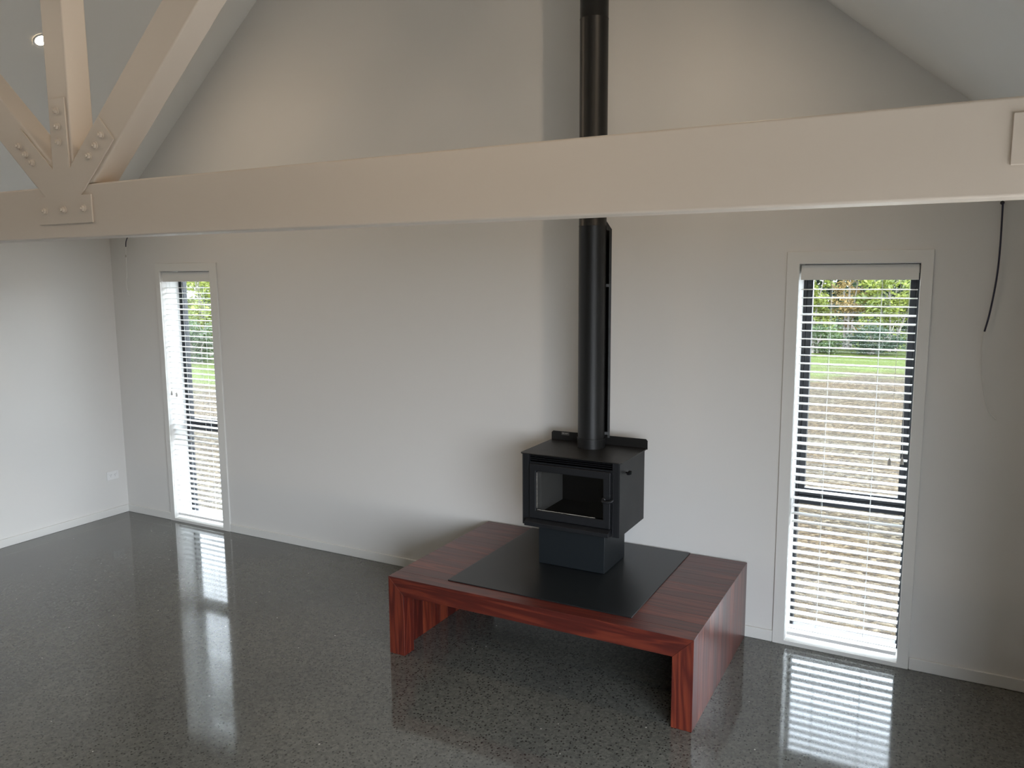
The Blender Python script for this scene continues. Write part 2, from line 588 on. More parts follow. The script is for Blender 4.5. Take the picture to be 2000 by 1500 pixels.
prism(b, [(0, -0.15), (a3, -0.15), (a3, gz(a3)), (0, gz(0))], 1, 0, WT)
prism(b, [(a3, -0.15), (a4, -0.15), (a4, WZ0), (a3, WZ0)], 1, 0, WT)
prism(b, [(a3, WZ1), (a4, WZ1), (a4, gz(a4)), (a3, gz(a3))], 1, 0, WT)
prism(b, [(a4, -0.15), (b3, -0.15), (b3, gz(b3)), (XM, gz(XM)), (a4, gz(a4))], 1, 0, WT)
prism(b, [(b3, -0.15), (b4, -0.15), (b4, WZ0), (b3, WZ0)], 1, 0, WT)
prism(b, [(b3, WZ1), (b4, WZ1), (b4, gz(b4)), (b3, gz(b3))], 1, 0, WT)
prism(b, [(b4, -0.15), (RW, -0.15), (RW, gz(RW)), (b4, gz(b4))], 1, 0, WT)
bmesh.ops.remove_doubles(b, verts=b.verts, dist=1e-5)
struct(link_bm('wall_back', b, M['wall']), 'pale gable end wall with two tall narrow windows', 'wall')


def side_wall(name, x0, x1, op, label):
    b = NB()
    if op is None:
        box(b, x0, x1, YB - WT, WT, -0.15, EZ)
    else:
        y0, y1, zt = op
        box(b, x0, x1, YB - WT, y0, -0.15, EZ)
        box(b, x0, x1, y1, WT, -0.15, EZ)
        box(b, x0, x1, y0, y1, zt, EZ)
    struct(link_bm(name, b, M['wall']), label, 'wall')


side_wall('wall_left', -WT, 0, None, 'plain pale side wall on the left carrying a power outlet')
side_wall('wall_right', RW, RW + WT, DOOR_R, 'pale side wall on the right beyond the second window')
b = NB()
prism(b, [(0, -0.15), (RW, -0.15), (RW, EZ), (XM, AZ), (0, EZ)], 1, YB - WT, YB)
struct(link_bm('wall_front', b, M['wall']), 'pale gable wall behind the camera', 'wall')

# two ceiling slopes, meeting at the ridge
OV = 0.45
for nm, sgn in (('left', 1), ('right', -1)):
    b = NB()
    if sgn > 0:
        P = [(-OV, EZ - SL * OV), (XM, AZ), (XM, AZ + 0.2), (-OV, EZ - SL * OV + 0.2)]
        P[0] = (-OV, EZ - SL * OV + 0.0)
    else:
        P = [(XM, AZ), (RW + OV, EZ - SL * OV), (RW + OV, EZ - SL * OV + 0.2), (XM, AZ + 0.2)]
    prism(b, P, 1, YB - WT - 0.3, WT + 0.3)
    struct(link_bm('ceiling' if sgn > 0 else 'ceiling.001', b, M['ceiling']),
           'raked ceiling slope rising from the %s wall' % nm, 'ceiling')

# black frames of the glazed openings outside the picture
for k, (x, op) in enumerate(((RW + 0.05, DOOR_R),)):
    b = NB()
    y0, y1, zt = op
    for (u0, u1, z0, z1) in ((y0, y0 + 0.05, 0, zt), (y1 - 0.05, y1, 0, zt), ((y0 + y1) / 2 - 0.04, (y0 + y1) / 2 + 0.04, 0, zt),
                             (y0 + 0.05, y1 - 0.05, zt - 0.05, zt), (y0 + 0.05, y1 - 0.05, 0, 0.03)):
        box(b, x, x + 0.1, u0, u1, z0, z1)
    struct(link_bm('door_%d' % (k + 1), b, M['alu']), 'black framed sliding door opening in the side wall', 'door')
# baseboards
BH, BT = 0.065, 0.014


def baseboard(name, x0, x1, y0, y1, label):
    b = NB()
    box(b, x0, x1, y0, y1, 0.0, BH)
    struct(link_bm(name, b, M['trim'], bevel=0.004), label, 'baseboard')


baseboard('baseboard_left', 0.0, BT, YB, -0.001, 'low white baseboard along the left wall')
baseboard('baseboard_back', BT + 0.001, a1 - 0.001, -BT, 0, 'short white baseboard between left corner and first window')
baseboard('baseboard_back_middle', a2 + 0.001, b1 - 0.001, -BT, 0, 'long white baseboard between the two windows')
baseboard('baseboard_back_right', b2 + 0.001, RW - BT - 0.001, -BT, 0, 'white baseboard right of the second window')
baseboard('baseboard_right', RW - BT, RW, DOOR_R[1] + 0.002, -0.001, 'low white baseboard along the right wall')
baseboard('baseboard_right_rear', RW - BT, RW, YB, DOOR_R[0] - 0.002, 'white baseboard on the right wall behind the camera')

# architraves and windows
for k, (x0, x1, t0, t1) in enumerate(WINS):
    side = ('left', 'right')[k]
    b = NB()
    ring_frame(b, (t0, t1, 0.0, TZ), (x0, x1, WZ0, WZ1), -TT, 0.0)
    struct(link_bm('trim_%d' % (k + 1), b, M['trim'], bevel=0.003), 'flat white architrave around the %s window' % side, 'window trim')
    # window joinery: frame, opening sash above the transom, two panes
    w = bpy.data.objects.new('window_%d' % (k + 1), None)
    w.location = ((x0 + x1) / 2, 0.165, WZ0)
    COL.objects.link(w)
    struct(w, 'tall black aluminium window in the %s of the gable wall' % side, 'window')
    hw = (x1 - x0) / 2
    Hh = WZ1 - WZ0
    YO = 0.055
    b = NB()
    ring_frame(b, (-hw, hw, 0, Hh), (-hw + 0.016, hw - 0.016, 0.024, Hh - 0.016), 0, YO)
    box(b, -hw + 0.016, hw - 0.016, 0.0, YO, 0.745, 0.795)   # transom
    link_bm('window_frame', b, M['alu'], w, bevel=0.002)
    b = NB()
    ring_frame(b, (-hw + 0.017, hw - 0.017, 0.796, Hh - 0.017), (-hw + 0.047, hw - 0.047, 0.838, Hh - 0.047), 0.004, 0.045)
    s = link_bm('sash', b, M['alu'], w, bevel=0.002)
    b = NB()
    box(b, -hw + 0.047, hw - 0.047, 0.022, 0.026, 0.838, Hh - 0.047)
    link_bm('pane', b, M['glass'], s)
    b = NB()
    box(b, -hw + 0.016, hw - 0.016, 0.022, 0.026, 0.024, 0.745)
    link_bm('pane', b, M['glass'], w)

# ------------------------------------------------------------------ venetian blinds
PITCHZ = 0.0437


def make_slat_mesh(hw):
    b = NB()
    n = 6
    rows = []
    for side in (0, 1):
        row = []
        for i in range(n + 1):
            u = i / n
            y = (u - 0.5) * 0.05
            z = 0.0022 * (1 - (2 * u - 1) ** 2) - (0.0 if side == 0 else 0.0026)
            row.append((y, z))
        rows.append(row)
    prof = rows[0] + rows[1][::-1]
    prism(b, prof, 0, -hw, hw)
    return b


def make_blind(k, x0, x1, cordside, label):
    xc, hw = (x0 + x1) / 2, (x1 - x0) / 2 - 0.006
    t = thing('venetian_blind', label, 'blind', (xc, 0.045, WZ0), 'white venetian blinds in the two tall windows')
    z_head0, z_head1 = 2.018 - WZ0, 2.096 - WZ0
    b = NB()
    box(b, -hw, hw, -0.040, -0.030, z_head0, z_head1)
    link_bm('valance', b, M['trim'], t, bevel=0.003)
    b = NB()
    box(b, -hw, hw, -0.028, 0.030, z_head1 - 0.045, z_head1 - 0.003)
    link_bm('headrail', b, M['blind'], t, bevel=0.002)
    sl = None
    z = 1.969 - WZ0
    i = 0
    while z > 0.055:
        if sl is None:
            sl = link_bm('slat', make_slat_mesh(hw - 0.002), M['blind'], t)
            s = sl
        else:
            s = sl.copy()
            COL.objects.link(s)
            s.parent = t
        s.location = (random.uniform(-0.001, 0.001), 0, z)
        s.rotation_euler = (math.radians(1.2) + random.uniform(-0.03, 0.03) + (0.10 if i in (3, 4, 19) else 0), 0, random.uniform(-0.0015, 0.0015))
        z -= PITCHZ
        i += 1
    b = NB()
    box(b, -hw, hw, -0.026, 0.026, 0.022, 0.042)
    link_bm('bottom_rail', b, M['blind'], t, bevel=0.004)
    for sx_ in (-hw + 0.15, hw - 0.165):
        b = NB()
        for yy in (-0.027, 0.027):
            tube(b, [(sx_, yy, 0.042), (sx_, yy, z_head0 + 0.03)], 0.0009, 6)
        link_bm('ladder_cord', b, M['cord'], t)
    # lift cords with tassels
    for j, (dx, zend, tz) in enumerate(((0.030, 1.085, 0), (0.072, 1.075, 0))):
        xx = cordside * (hw - dx - 0.008)
        b = NB()
        xe = xx + cordside * (-0.004 if j else 0.012)
        pts = spline([(xx, -0.034, z_head0 + 0.02), (xx * 1.0, -0.034, 1.6), (xe, -0.036, zend - WZ0 + 0.03)], 6)
        tube(b, pts, 0.0011, 6)
        c = link_bm('lift_cord', b, M['cord'], t)
        b = NB()
        cyl(b, (xe, -0.036), 0.0035, zend - WZ0 + 0.032, zend - WZ0 + 0.018, 14, 0.0075)
        cyl(b, (xe, -0.036), 0.0075, zend - WZ0 + 0.018, zend - WZ0 - 0.004, 14, 0.009)
        link_bm('tassel', b, M['tassel'], c)
    return t


make_blind(0, WINS[0][0], WINS[0][1], -1, 'white venetian blind open in the left window near the room corner')
make_blind(1, WINS[1][0], WINS[1][1], 1, 'white venetian blind open in the right window beside the hearth bench')

# ------------------------------------------------------------------ painted timber truss
YT = -2.565                     # front face of the truss
TH = 0.095                      # its thickness
BZ0, BZ1 = 2.198, 2.390
t = thing('roof_truss', 'cream painted timber roof truss with bolted plates crossing the room', 'roof truss', (XM, YT, BZ0))


def tl(x, z):
    return (x - XM, z - BZ0)


def member(name, pts, y0=0.0, y1=TH, bev=0.007):
    b = NB()
    prism(b, [tl(*p) for p in pts], 1, y0, y1)
    return link_bm(name, b, M['truss'], t, bevel=bev, seg=3)


member('tie_beam', [(0.002, BZ0), (RW - 0.002, BZ0), (RW - 0.002, BZ1), (0.002, BZ1)])
CH = 0.19 / math.cos(math.atan(SL))
e = 0.003
for s in (-1, 1):
    X = lambda d: XM + s * d
    # top chord below the ceiling slope
    member('top_chord', [(X(XM - 0.005), EZ - e + 0.003), (X(0.001), AZ - e), (X(0.001), AZ - e - CH), (X(XM - 0.005), EZ - CH + 0.002)]
           if False else [(X(XM - 0.003), EZ - 0.002 + SL * 0.003 - e), (X(0.0605), AZ - SL * 0.0605 - e), (X(0.0605), AZ - SL * 0.0605 - CH), (X(XM - 0.003), max(EZ - CH, BZ1 + 0.001))])
    # diagonal web
    ang = math.radians(41.8)
    ux, uz = math.cos(ang), math.sin(ang)
    c0 = Vector((0.27, 2.573)) - Vector((ux, uz)) * 0.205
    nrm = Vector((-uz, ux))
    hwid = 0.070
    A = c0 + nrm * hwid * 0.99
    Bp = c0 - nrm * hwid * 0.99

    def ray_to_chord(p):
        zc = lambda d: AZ - SL * d - e - CH - 0.002
        k = (zc(p.x) - p.y) / (uz + SL * ux)
        return p + Vector((ux, uz)) * k
    # clip both edges at the king post face and the beam top
    A2 = A + Vector((ux, uz)) * ((0.062 - A.x) / ux)
    B2 = Bp + Vector((ux, uz)) * ((BZ1 + 0.001 - Bp.y) / uz)
    At, Bt = ray_to_chord(A2), ray_to_chord(B2)
    member('diagonal_web', [(X(p.x), p.y) for p in (A2, At, Bt, B2)] + ([(X(0.062), BZ1 + 0.001)]))
member('king_post', [(XM - 0.060, BZ1 + 0.001), (XM + 0.060, BZ1 + 0.001), (XM + 0.060, AZ - SL * 0.06 - 0.006), (XM, AZ - 0.006), (XM - 0.060, AZ - SL * 0.06 - 0.006)])


def bolt(parent, x, z):
    b = NB()
    y = -0.007
    n = 6
    # washer, hexagon nut, threaded end
    cyl(b, (x, z), 0.014, y - 0.0025, y, 24, axis='Y')
    cyl(b, (x, z), 0.0105, y - 0.012, y - 0.0025, 6, axis='Y')
    cyl(b, (x, z), 0.0055, y - 0.018, y - 0.012, 16, axis='Y')
    return link_bm('bolt', b, M['truss'], parent)


# central gusset: base bar on the tie beam and three arms
ang = math.radians(41.8)
ux, uz = math.cos(ang), math.sin(ang)
hw_ = 0.055
ctr = Vector((0.0, 2.333))
arm_end = Vector((0.27, 2.573))
nr = Vector((-uz, ux))
p_out = arm_end - nr * hw_      # lower outer corner
p_in = arm_end + nr * hw_       # upper inner corner
kx = 0.050
d_in = p_in - Vector((ux, uz)) * ((p_in.x - kx) / ux)
b0 = 2.352
d_out = p_out - Vector((ux, uz)) * ((p_out.y - b0) / uz)
half = [Vector((0.160, 2.251)), Vector((0.160, b0)), d_out, p_out, p_in, d_in, Vector((kx - 0.004, 2.700))]
pts = [(p.x, p.y - BZ0) for p in half] + [(-p.x, p.y - BZ0) for p in half[::-1]]
b = NB()
prism(b, pts, 1, -0.007, -0.0005)
g = link_bm('gusset_plate', b, M['truss'], t, bevel=0.0015)
for x in (-0.115, 0.0, 0.115):
    bolt(g, x, 2.302 - BZ0)
for z in (2.545, 2.600, 2.655):
    bolt(g, 0.0, z - BZ0)
for s in (-1, 1):
    for d in (0.035, 0.085, 0.135):
        p = arm_end - Vector((ux, uz)) * d
        bolt(g, s * p.x, p.y - BZ0)
# heel plates at both ends
for s in (-1, 1):
    X = lambda d: s * d
    b = NB()
    sa = math.atan(SL)
    cx, cz = math.cos(sa), math.sin(sa)
    h0 = XM - 0.385
    P = [(X(h0), 2.259), (X(XM - 0.01), 2.259), (X(XM - 0.01), 2.45), (X(XM - 0.09), 2.498), (X(XM - 0.15), 2.42), (X(XM - 0.17), 2.358), (X(h0), 2.358)]
    prism(b, [(p[0], p[1] - BZ0) for p in P], 1, -0.007, -0.0005)
    g = link_bm('heel_plate', b, M['truss'], t, bevel=0.0015)
    for d in (0.335, 0.235, 0.135):
        bolt(g, X(XM - d), 2.308 - BZ0)

# ------------------------------------------------------------------ downlights in the ceiling slopes
def downlight(x, y, label, power=6.3):
    s = 1 if x < XM else -1
    z = gz(x) - 0.002
    t = thing('downlight', label, 'downlight', (x, y, z), 'round recessed ceiling downlights')
    t.rotation_euler = (0, -s * math.atan(SL), 0)
    b = NB()
    n = 40
    prof = [(0.034, 0.0), (0.036, -0.004), (0.045, -0.005), (0.050, -0.001)]
    rings = [[b.verts.new((r * math.cos(2 * PI * i / n), r * math.sin(2 * PI * i / n), zz)) for i in range(n)] for r, zz in prof]
    for A, B in zip(rings, rings[1:]):
        for i in range(n):
            b.faces.new((A[i], A[(i + 1) % n], B[(i + 1) % n], B[i]))
    link_bm('bezel', b, M['plastic'], t, smooth=True)
    b = NB()
    cyl(b, (0, 0), 0.034, -0.0015, -0.0005, 32)
    link_bm('lens', b, M['lens'], t)
    l = bpy.data.lights.new('downlight_lamp', 'AREA')
    l.energy = power
    l.color = (1.0, 0.77, 0.53)
    l.shape = 'DISK'
    l.size = 0.066
    o = bpy.data.objects.new('downlight_lamp', l)
    o.location = (0, 0, -0.012)
    COL.objects.link(o)
    o.parent = t


downlight(1.229, -1.242, 'lit round downlight in the left ceiling slope beside the king post')
downlight(RW - 1.229, -1.242, 'round downlight high in the right ceiling slope near the gable')
downlight(1.229, -3.9, 'round downlight in the left ceiling slope behind the truss', 5)
downlight(RW - 1.229, -3.9, 'round downlight in the right ceiling slope above the camera', 6.5)

# ------------------------------------------------------------------ hearth bench (red hardwood)
X1, X2, Y1, Y2, HT = 3.700, 5.380, -1.112, -0.018, 0.440
t = thing('hearth_bench', 'low red hardwood waterfall bench carrying the wood stove', 'bench', ((X1 + X2) / 2, Y2, 0))
hx = (X2 - X1) / 2
yb = Y1 - Y2                    # front edge in local y
LW, LD, AH, PT = 0.098, 0.088, 0.098, 0.032
rnd = random.Random(11)


def board_rows():
    rows = []
    y = yb + LD
    while y < -1e-4:
        w = rnd.choice((0.078, 0.085, 0.085, 0.092))
        y2 = min(0, y + w)
        if -y2 < 0.03:
            y2 = 0
        rows.append((y, y2))
        y = y2
    return rows


rows = board_rows()
# front frame: apron with mitred ends, two legs with mitred tops
b = NB()
g_ = 0.0004
prism(b, [(-hx, HT), (hx, HT), (hx - LW, HT - AH), (-hx + LW, HT - AH)], 1, yb, yb + LD - g_, tone=0.30)
link_bm('apron', b, M['wood_x'], t, bevel=0.0012)
for s, tn in ((-1, 0.36), (1, 0.44)):
    b = NB()
    prism(b, [(s * hx, HT - g_), (s * hx, 0.001), (s * (hx - LW), 0.001), (s * (hx - LW), HT - AH - g_)], 1, yb, yb + LD - g_, tone=tn)
    link_bm('leg', b, M['wood_z'], t, bevel=0.0015)
# top boards, ends mitred to the side boards
b = NB()
for i, (y0, y1) in enumerate(rows):
    prism(b, [(-hx, HT), (hx, HT), (hx - PT, HT - PT), (-hx + PT, HT - PT)], 1, y0 + 0.0002, y1 - 0.0002, tone=[0.14, 0.52, 0.30, 0.36, 0.27, 0.42, 0.31, 0.22, 0.40, 0.29, 0.35, 0.3, 0.3][i])
link_bm('top', b, M['wood_x'], t, bevel=0.0007, seg=1)
tones = {-1: [0.42, 0.20, 0.55, 0.33, 0.62, 0.05, 0.55, 0.40, 0.08, 0.60, 0.34, 0.4, 0.3], 1: [0.72, 0.56, 0.66, 0.36, 0.58, 0.30, 0.50, 0.62, 0.34, 0.52, 0.40, 0.3, 0.4]}
for s in (-1, 1):
    b = NB()
    for i, (y0, y1) in enumerate(rows):
        prism(b, [(s * hx, HT - g_), (s * hx, 0.001), (s * (hx - PT), 0.001), (s * (hx - PT), HT - PT - g_)], 1, y0 + 0.0002, y1 - 0.0002, tone=tones[s][i])
    link_bm('side_panel', b, M['wood_z'], t, bevel=0.0007, seg=1)

# steel hearth sheet lying on the bench
b = NB()
box(b, 4.025, 5.055, -1.020, -0.022, HT + 0.0002, HT + 0.005)
h = link_bm('hearth_plate', b, M['hearth'], bevel=0.001)
tag(h, 'black steel sheet lying on the red bench under the stove', 'hearth plate')

# ------------------------------------------------------------------ wood stove
SX, SY = 4.540, -0.38
z0 = HT + 0.0055
t = thing('wood_stove', 'matt black wood stove with glass door on a pedestal', 'stove', (SX, SY, z0))


def L(v):                       # world y -> local
    return v - SY


def Zl(v):
    return v - z0


b = NB()
prism(b, [(-0.197, L(-0.567)), (0.197, L(-0.567)), (0.197, L(-0.255)), (-0.197, L(-0.255))], 2, 0.0, Zl(0.684))
link_bm('pedestal', b, M['pedestal'], t, bevel=0.003)

# outer casing: two side panels with front returns, back and underside
BW = 0.288
yF, yK = L(-0.590), L(-0.195)
zb, zt_ = Zl(0.667), Zl(1.0695)
b = NB()
th = 0.006
for s in (-1, 1):
    box(b, min(s * BW, s * (BW - th)), max(s * BW, s * (BW - th)), yF, yK, zb, zt_)
    # front post: folded return
    box(b, min(s * (BW - th), s * (BW - 0.036)), max(s * (BW - th), s * (BW - 0.036)), yF, yF + th, zb, zt_)
    box(b, min(s * (BW - 0.036), s * (BW - 0.042)), max(s * (BW - 0.036), s * (BW - 0.042)), yF, yF + 0.03, zb, zt_)
box(b, -BW + th, BW - th, yK - th, yK, zb, zt_)
box(b, -BW + th, BW - th, yF + 0.012, yK - th, Zl(0.684) + 0.001, Zl(0.684) + 0.007)
link_bm('casing', b, M['black_steel'], t, bevel=0.0015, seg=1)

# firebox: front wall with an opening, inner box, bricks
ob = (-0.205, 0.205, Zl(0.752), Zl(0.985))
b = NB()
ring_frame(b, (-BW + 0.045, BW - 0.045, Zl(0.70), Zl(1.028)), ob, yF + 0.006, yF + 0.014)
link_bm('firebox_front', b, M['black_steel'], t)
b = NB()
x0, x1, q0, q1 = ob
yi, ye = yF + 0.014, yK - 0.03
th = 0.004
box(b, x0 - 0.02, x1 + 0.02, ye, ye + th, q0 - 0.02, q1 + 0.02)
box(b, x0 - 0.02, x1 + 0.02, yi, ye, q0 - 0.024, q0 - 0.02)
box(b, x0 - 0.02, x1 + 0.02, yi, ye, q1 + 0.02, q1 + 0.024)
box(b, x0 - 0.024, x0 - 0.02, yi, ye, q0 - 0.02, q1 + 0.02)
box(b, x1 + 0.02, x1 + 0.024, yi, ye, q0 - 0.02, q1 + 0.02)
link_bm('firebox', b, M['hollow'], t)
b = NB()
prism(b, [(yi + 0.030, q0 - 0.018), (ye - 0.03, q0 - 0.018), (ye - 0.03, q1 + 0.005), (yi + 0.060, q1 + 0.005), (yi + 0.030, q1 - 0.03)], 0, x0 - 0.017, x0 + 0.012)
link_bm('side_brick', b, M['brick'], t, bevel=0.003)
b = NB()
prism(b, [(yi + 0.030, q0 - 0.018), (ye - 0.03, q0 - 0.018), (ye - 0.03, q1 + 0.005), (yi + 0.060, q1 + 0.005), (yi + 0.030, q1 - 0.03)], 0, x1 - 0.012, x1 + 0.017)
link_bm('side_brick', b, M['brick'], t, bevel=0.003)
b = NB()
box(b, x0 + 0.013, x1 - 0.013, ye - 0.028, ye - 0.001, q0 - 0.018, q1 + 0.005)
link_bm('rear_brick', b, M['hollow'], t, bevel=0.002)

# louvred slot above the door
b = NB()
for k in range(3):
    zz = Zl(1.036) + k * 0.0105
    box(b, -BW + 0.045, BW - 0.045, yF + 0.010 + k * 0.001, yF + 0.020, zz, zz + 0.005)
link_bm('vent_louvre', b, M['hollow'], t)

# door with rounded window opening, glass, gasket rope, handle
dx0, dx1, dz0, dz1 = 4.302 - SX, 4.780 - SX, Zl(0.712), Zl(1.021)
wx0, wx1, wz0, wz1 = 4.341 - SX, 4.740 - SX, Zl(0.758), Zl(0.981)
b = NB()
ring_frame(b, (dx0, dx1, dz0, dz1), (wx0, wx1, wz0, wz1), yF - 0.014, yF + 0.002)
door = link_bm('door', b, M['black_steel'], t, bevel=0.004, seg=3)
b = NB()
box(b, wx0 - 0.008, wx1 + 0.008, yF + 0.0022, yF + 0.0052, wz0 - 0.008, wz1 + 0.008)
link_bm('door_glass', b, M['stove_glass'], door)
b = NB()
rg = random.Random(3)


def rope(bm, p, q, n):
    P = [Vector(p).lerp(Vector(q), i / n) + Vector((rg.uniform(-1, 1), 0, rg.uniform(-1, 1))) * 0.0006 for i in range(n + 1)]
    R2 = [0.0009 + 0.0010 * (i % 2) * rg.random() for i in range(n + 1)]
    tube(bm, P, R2, 6)


rope(b, (wx0 + 0.001, yF + 0.0005, wz0 + 0.01), (wx0 + 0.001, yF + 0.0005, wz1 - 0.01), 44)
rope(b, (wx0 + 0.004, yF + 0.0005, wz0 + 0.0015), (wx1 - 0.05, yF + 0.0005, wz0 + 0.0015), 70)
link_bm('gasket', b, M['rope'], door)
b = NB()
hxp, hz = dx1 - 0.014, Zl(0.868)
tube(b, spline([(hxp - 0.022, yF - 0.012, hz + 0.004), (hxp - 0.018, yF - 0.036, hz), (hxp + 0.006, yF - 0.042, hz - 0.002), (hxp + 0.030, yF - 0.036, hz + 0.004), (hxp + 0.040, yF - 0.030, hz + 0.012)], 6), 0.0075, 14)
cyl(b, (hxp - 0.020, hz + 0.004), 0.012, yF - 0.022, yF - 0.013, 20, axis='Y')
link_bm('handle', b, M['black_steel'], door, smooth=True)
# ash lip below the door
b = NB()
prism(b, [(yF - 0.045, Zl(0.696)), (yF - 0.045, Zl(0.674)), (yF - 0.004, Zl(0.669)), (yF + 0.010, Zl(0.669)), (yF + 0.010, Zl(0.709)), (yF - 0.018, Zl(0.709))], 0, -0.256, 0.243)
link_bm('ash_lip', b, M['black_steel'], t, bevel=0.003)
# top plate with rounded corners and an upstand along the back
b = NB()
r = 0.02
P = []
x0, x1, y0, y1 = -0.300, 0.300, L(-0.600), L(-0.185)
for cx, cy, a0 in ((x1 - r, y0 + r, -90), (x1 - r, y1 - r, 0), (x0 + r, y1 - r, 90), (x0 + r, y0 + r, 180)):
    for i in range(7):
        a = math.radians(a0 + 15 * i)
        P.append((cx + r * math.cos(a), cy + r * math.sin(a)))
prism(b, P, 2, Zl(1.0700), Zl(1.0765))
link_bm('top_plate', b, M['stove_top'], t, bevel=0.002)
b = NB()
prism(b, [(-0.300, Zl(1.068)), (0.300, Zl(1.068)), (0.300, Zl(1.118)), (0.290, Zl(1.128)), (-0.290, Zl(1.128)), (-0.300, Zl(1.118))], 1, L(-0.1848), L(-0.179))
up = link_bm('upstand', b, M['stove_top'], t, bevel=0.001)
b = NB()
box(b, 4.306 - SX, 4.356 - SX, L(-0.1866), L(-0.1850), Zl(1.107), Zl(1.125))
bd = link_bm('badge', b, M['badge'], up)
bd['label'] = 'small grey maker badge'
b = NB()
for (u0, u1, v0, v1) in ((0.006, 0.009, 0.006, 0.013), (0.0145, 0.0175, 0.006, 0.013), (0.009, 0.0118, 0.010, 0.013), (0.0118, 0.0145, 0.010, 0.013),
                         (0.021, 0.044, 0.011, 0.0128), (0.021, 0.038, 0.0075, 0.0090)):
    box(b, 4.306 - SX + u0, 4.306 - SX + u1, L(-0.1870), L(-0.1867), Zl(1.107) + v0, Zl(1.107) + v1)
link_bm('badge_marking', b, M['badge_mark'], bd)
# air slide on the right side
b = NB()
cyl(b, (L(-0.503), Zl(1.006)), 0.004, BW, BW + 0.016, 14, axis='X')
prism(b, [(L(-0.527), Zl(1.000)), (L(-0.495), Zl(0.996)), (L(-0.490), Zl(1.016)), (L(-0.527), Zl(1.011))], 0, BW + 0.014, BW + 0.030)
link_bm('air_slide', b, M['hollow'], t, bevel=0.002)

# ------------------------------------------------------------------ flue
FX, FY, FR = 4.541, -0.292, 0.0760
zf = 1.0770
ztop = gz(FX + 0.08) - 0.01
t = thing('flue_pipe', 'tall black flue pipe rising from the stove to the ceiling', 'flue', (FX, FY, zf))
b = NB()
segs = [1.135, 2.318, 3.40, ztop]
prof = [(FR, 1.135)]
for zz in segs[1:-1]:
    prof += [(FR, zz - 0.004), (FR + 0.0012, zz - 0.0015), (FR + 0.0012, zz + 0.0015), (FR, zz + 0.004)]
prof += [(FR, ztop)]


def lathe(b, prof, n=72):
    rings = [[b.verts.new((r * math.cos(2 * PI * i / n), r * math.sin(2 * PI * i / n), z - zf)) for i in range(n)] for r, z in prof]
    for A, B in zip(rings, rings[1:]):
        for i in range(n):
            b.faces.new((A[i], A[(i + 1) % n], B[(i + 1) % n], B[i]))


lathe(b, prof)
link_bm('pipe', b, M['flue'], t, smooth=True)
b = NB()
lathe(b, [(0.0795, 1.0772), (0.0795, 1.127), (0.0805, 1.128), (0.0805, 1.134), (0.0762, 1.1345)])
link_bm('collar', b, M['flue'], t, smooth=False)
# ceiling flange, out of the picture above
b = NB()
lathe(b, [(0.077, ztop - 0.16), (0.12, ztop - 0.16), (0.12, ztop - 0.155), (0.077, ztop - 0.155)], 48)
link_bm('flange', b, M['flue'], t)
# heat shield wrapped round the back of the pipe
b = NB()
SR = 0.104
zs0, zs1 = 1.132, 2.302
n = 28
for ra, rb in ((SR, SR + 0.0012),):
    rings = []
    for i in range(n + 1):
        a = math.radians(20 + 140 * i / n)
        ca, sa = math.cos(a), math.sin(a)
        rings.append([b.verts.new((r * ca, r * sa, z - zf)) for r, z in ((ra, zs0), (rb, zs0), (rb, zs1), (ra, zs1))])
    for A, B in zip(rings, rings[1:]):
        for k in range(4):
            b.faces.new((A[k], B[k], B[(k + 1) % 4], A[(k + 1) % 4]))
    b.faces.new(rings[0]); b.faces.new(rings[-1][::-1])
# folded edges
for s in (20, 160):
    a = math.radians(s)
    ca, sa = math.cos(a), math.sin(a)
    p = Vector((ca * SR, sa * SR, 0))
    q = Vector((ca * (SR - 0.012), sa * (SR - 0.012), 0))
    nn = Vector((-sa, ca, 0)) * 0.0012
    prism(b, [(p.x, p.y), (q.x, q.y), (q.x + nn.x, q.y + nn.y), (p.x + nn.x, p.y + nn.y)], 2, zs0 - zf, zs1 - zf)
hs = link_bm('heat_shield', b, M['flue'], t)
for zz in (1.15, 1.985, 2.28):
    for s in (24, 156):
        b = NB()
        a = math.radians(s)
        ca, sa = math.cos(a), math.sin(a)
        nn = Vector((-sa, ca)) * 0.008
        P = [(ca * (FR - 0.001) + nn.x, sa * (FR - 0.001) + nn.y), (ca * SR + nn.x, sa * SR + nn.y), (ca * SR - nn.x, sa * SR - nn.y), (ca * (FR - 0.001) - nn.x, sa * (FR - 0.001) - nn.y)]
        if zz > 2.2:
            # sloping top bracket
            vs = [b.verts.new((x, y, z - zf)) for (x, y), z in zip(P, (2.345, 2.300, 2.300, 2.345))] + \
                 [b.verts.new((x, y, z - zf)) for (x, y), z in zip(P, (2.295, 2.290, 2.290, 2.295))]
            for f in ((0, 1, 2, 3), (7, 6, 5, 4), (0, 4, 5, 1), (1, 5, 6, 2), (2, 6, 7, 3), (3, 7, 4, 0)):
                b.faces.new([vs[i] for i in f])
        else:
            prism(b, P, 2, zz - zf, zz + 0.016 - zf)
        link_bm('bracket', b, M['flue'], hs)

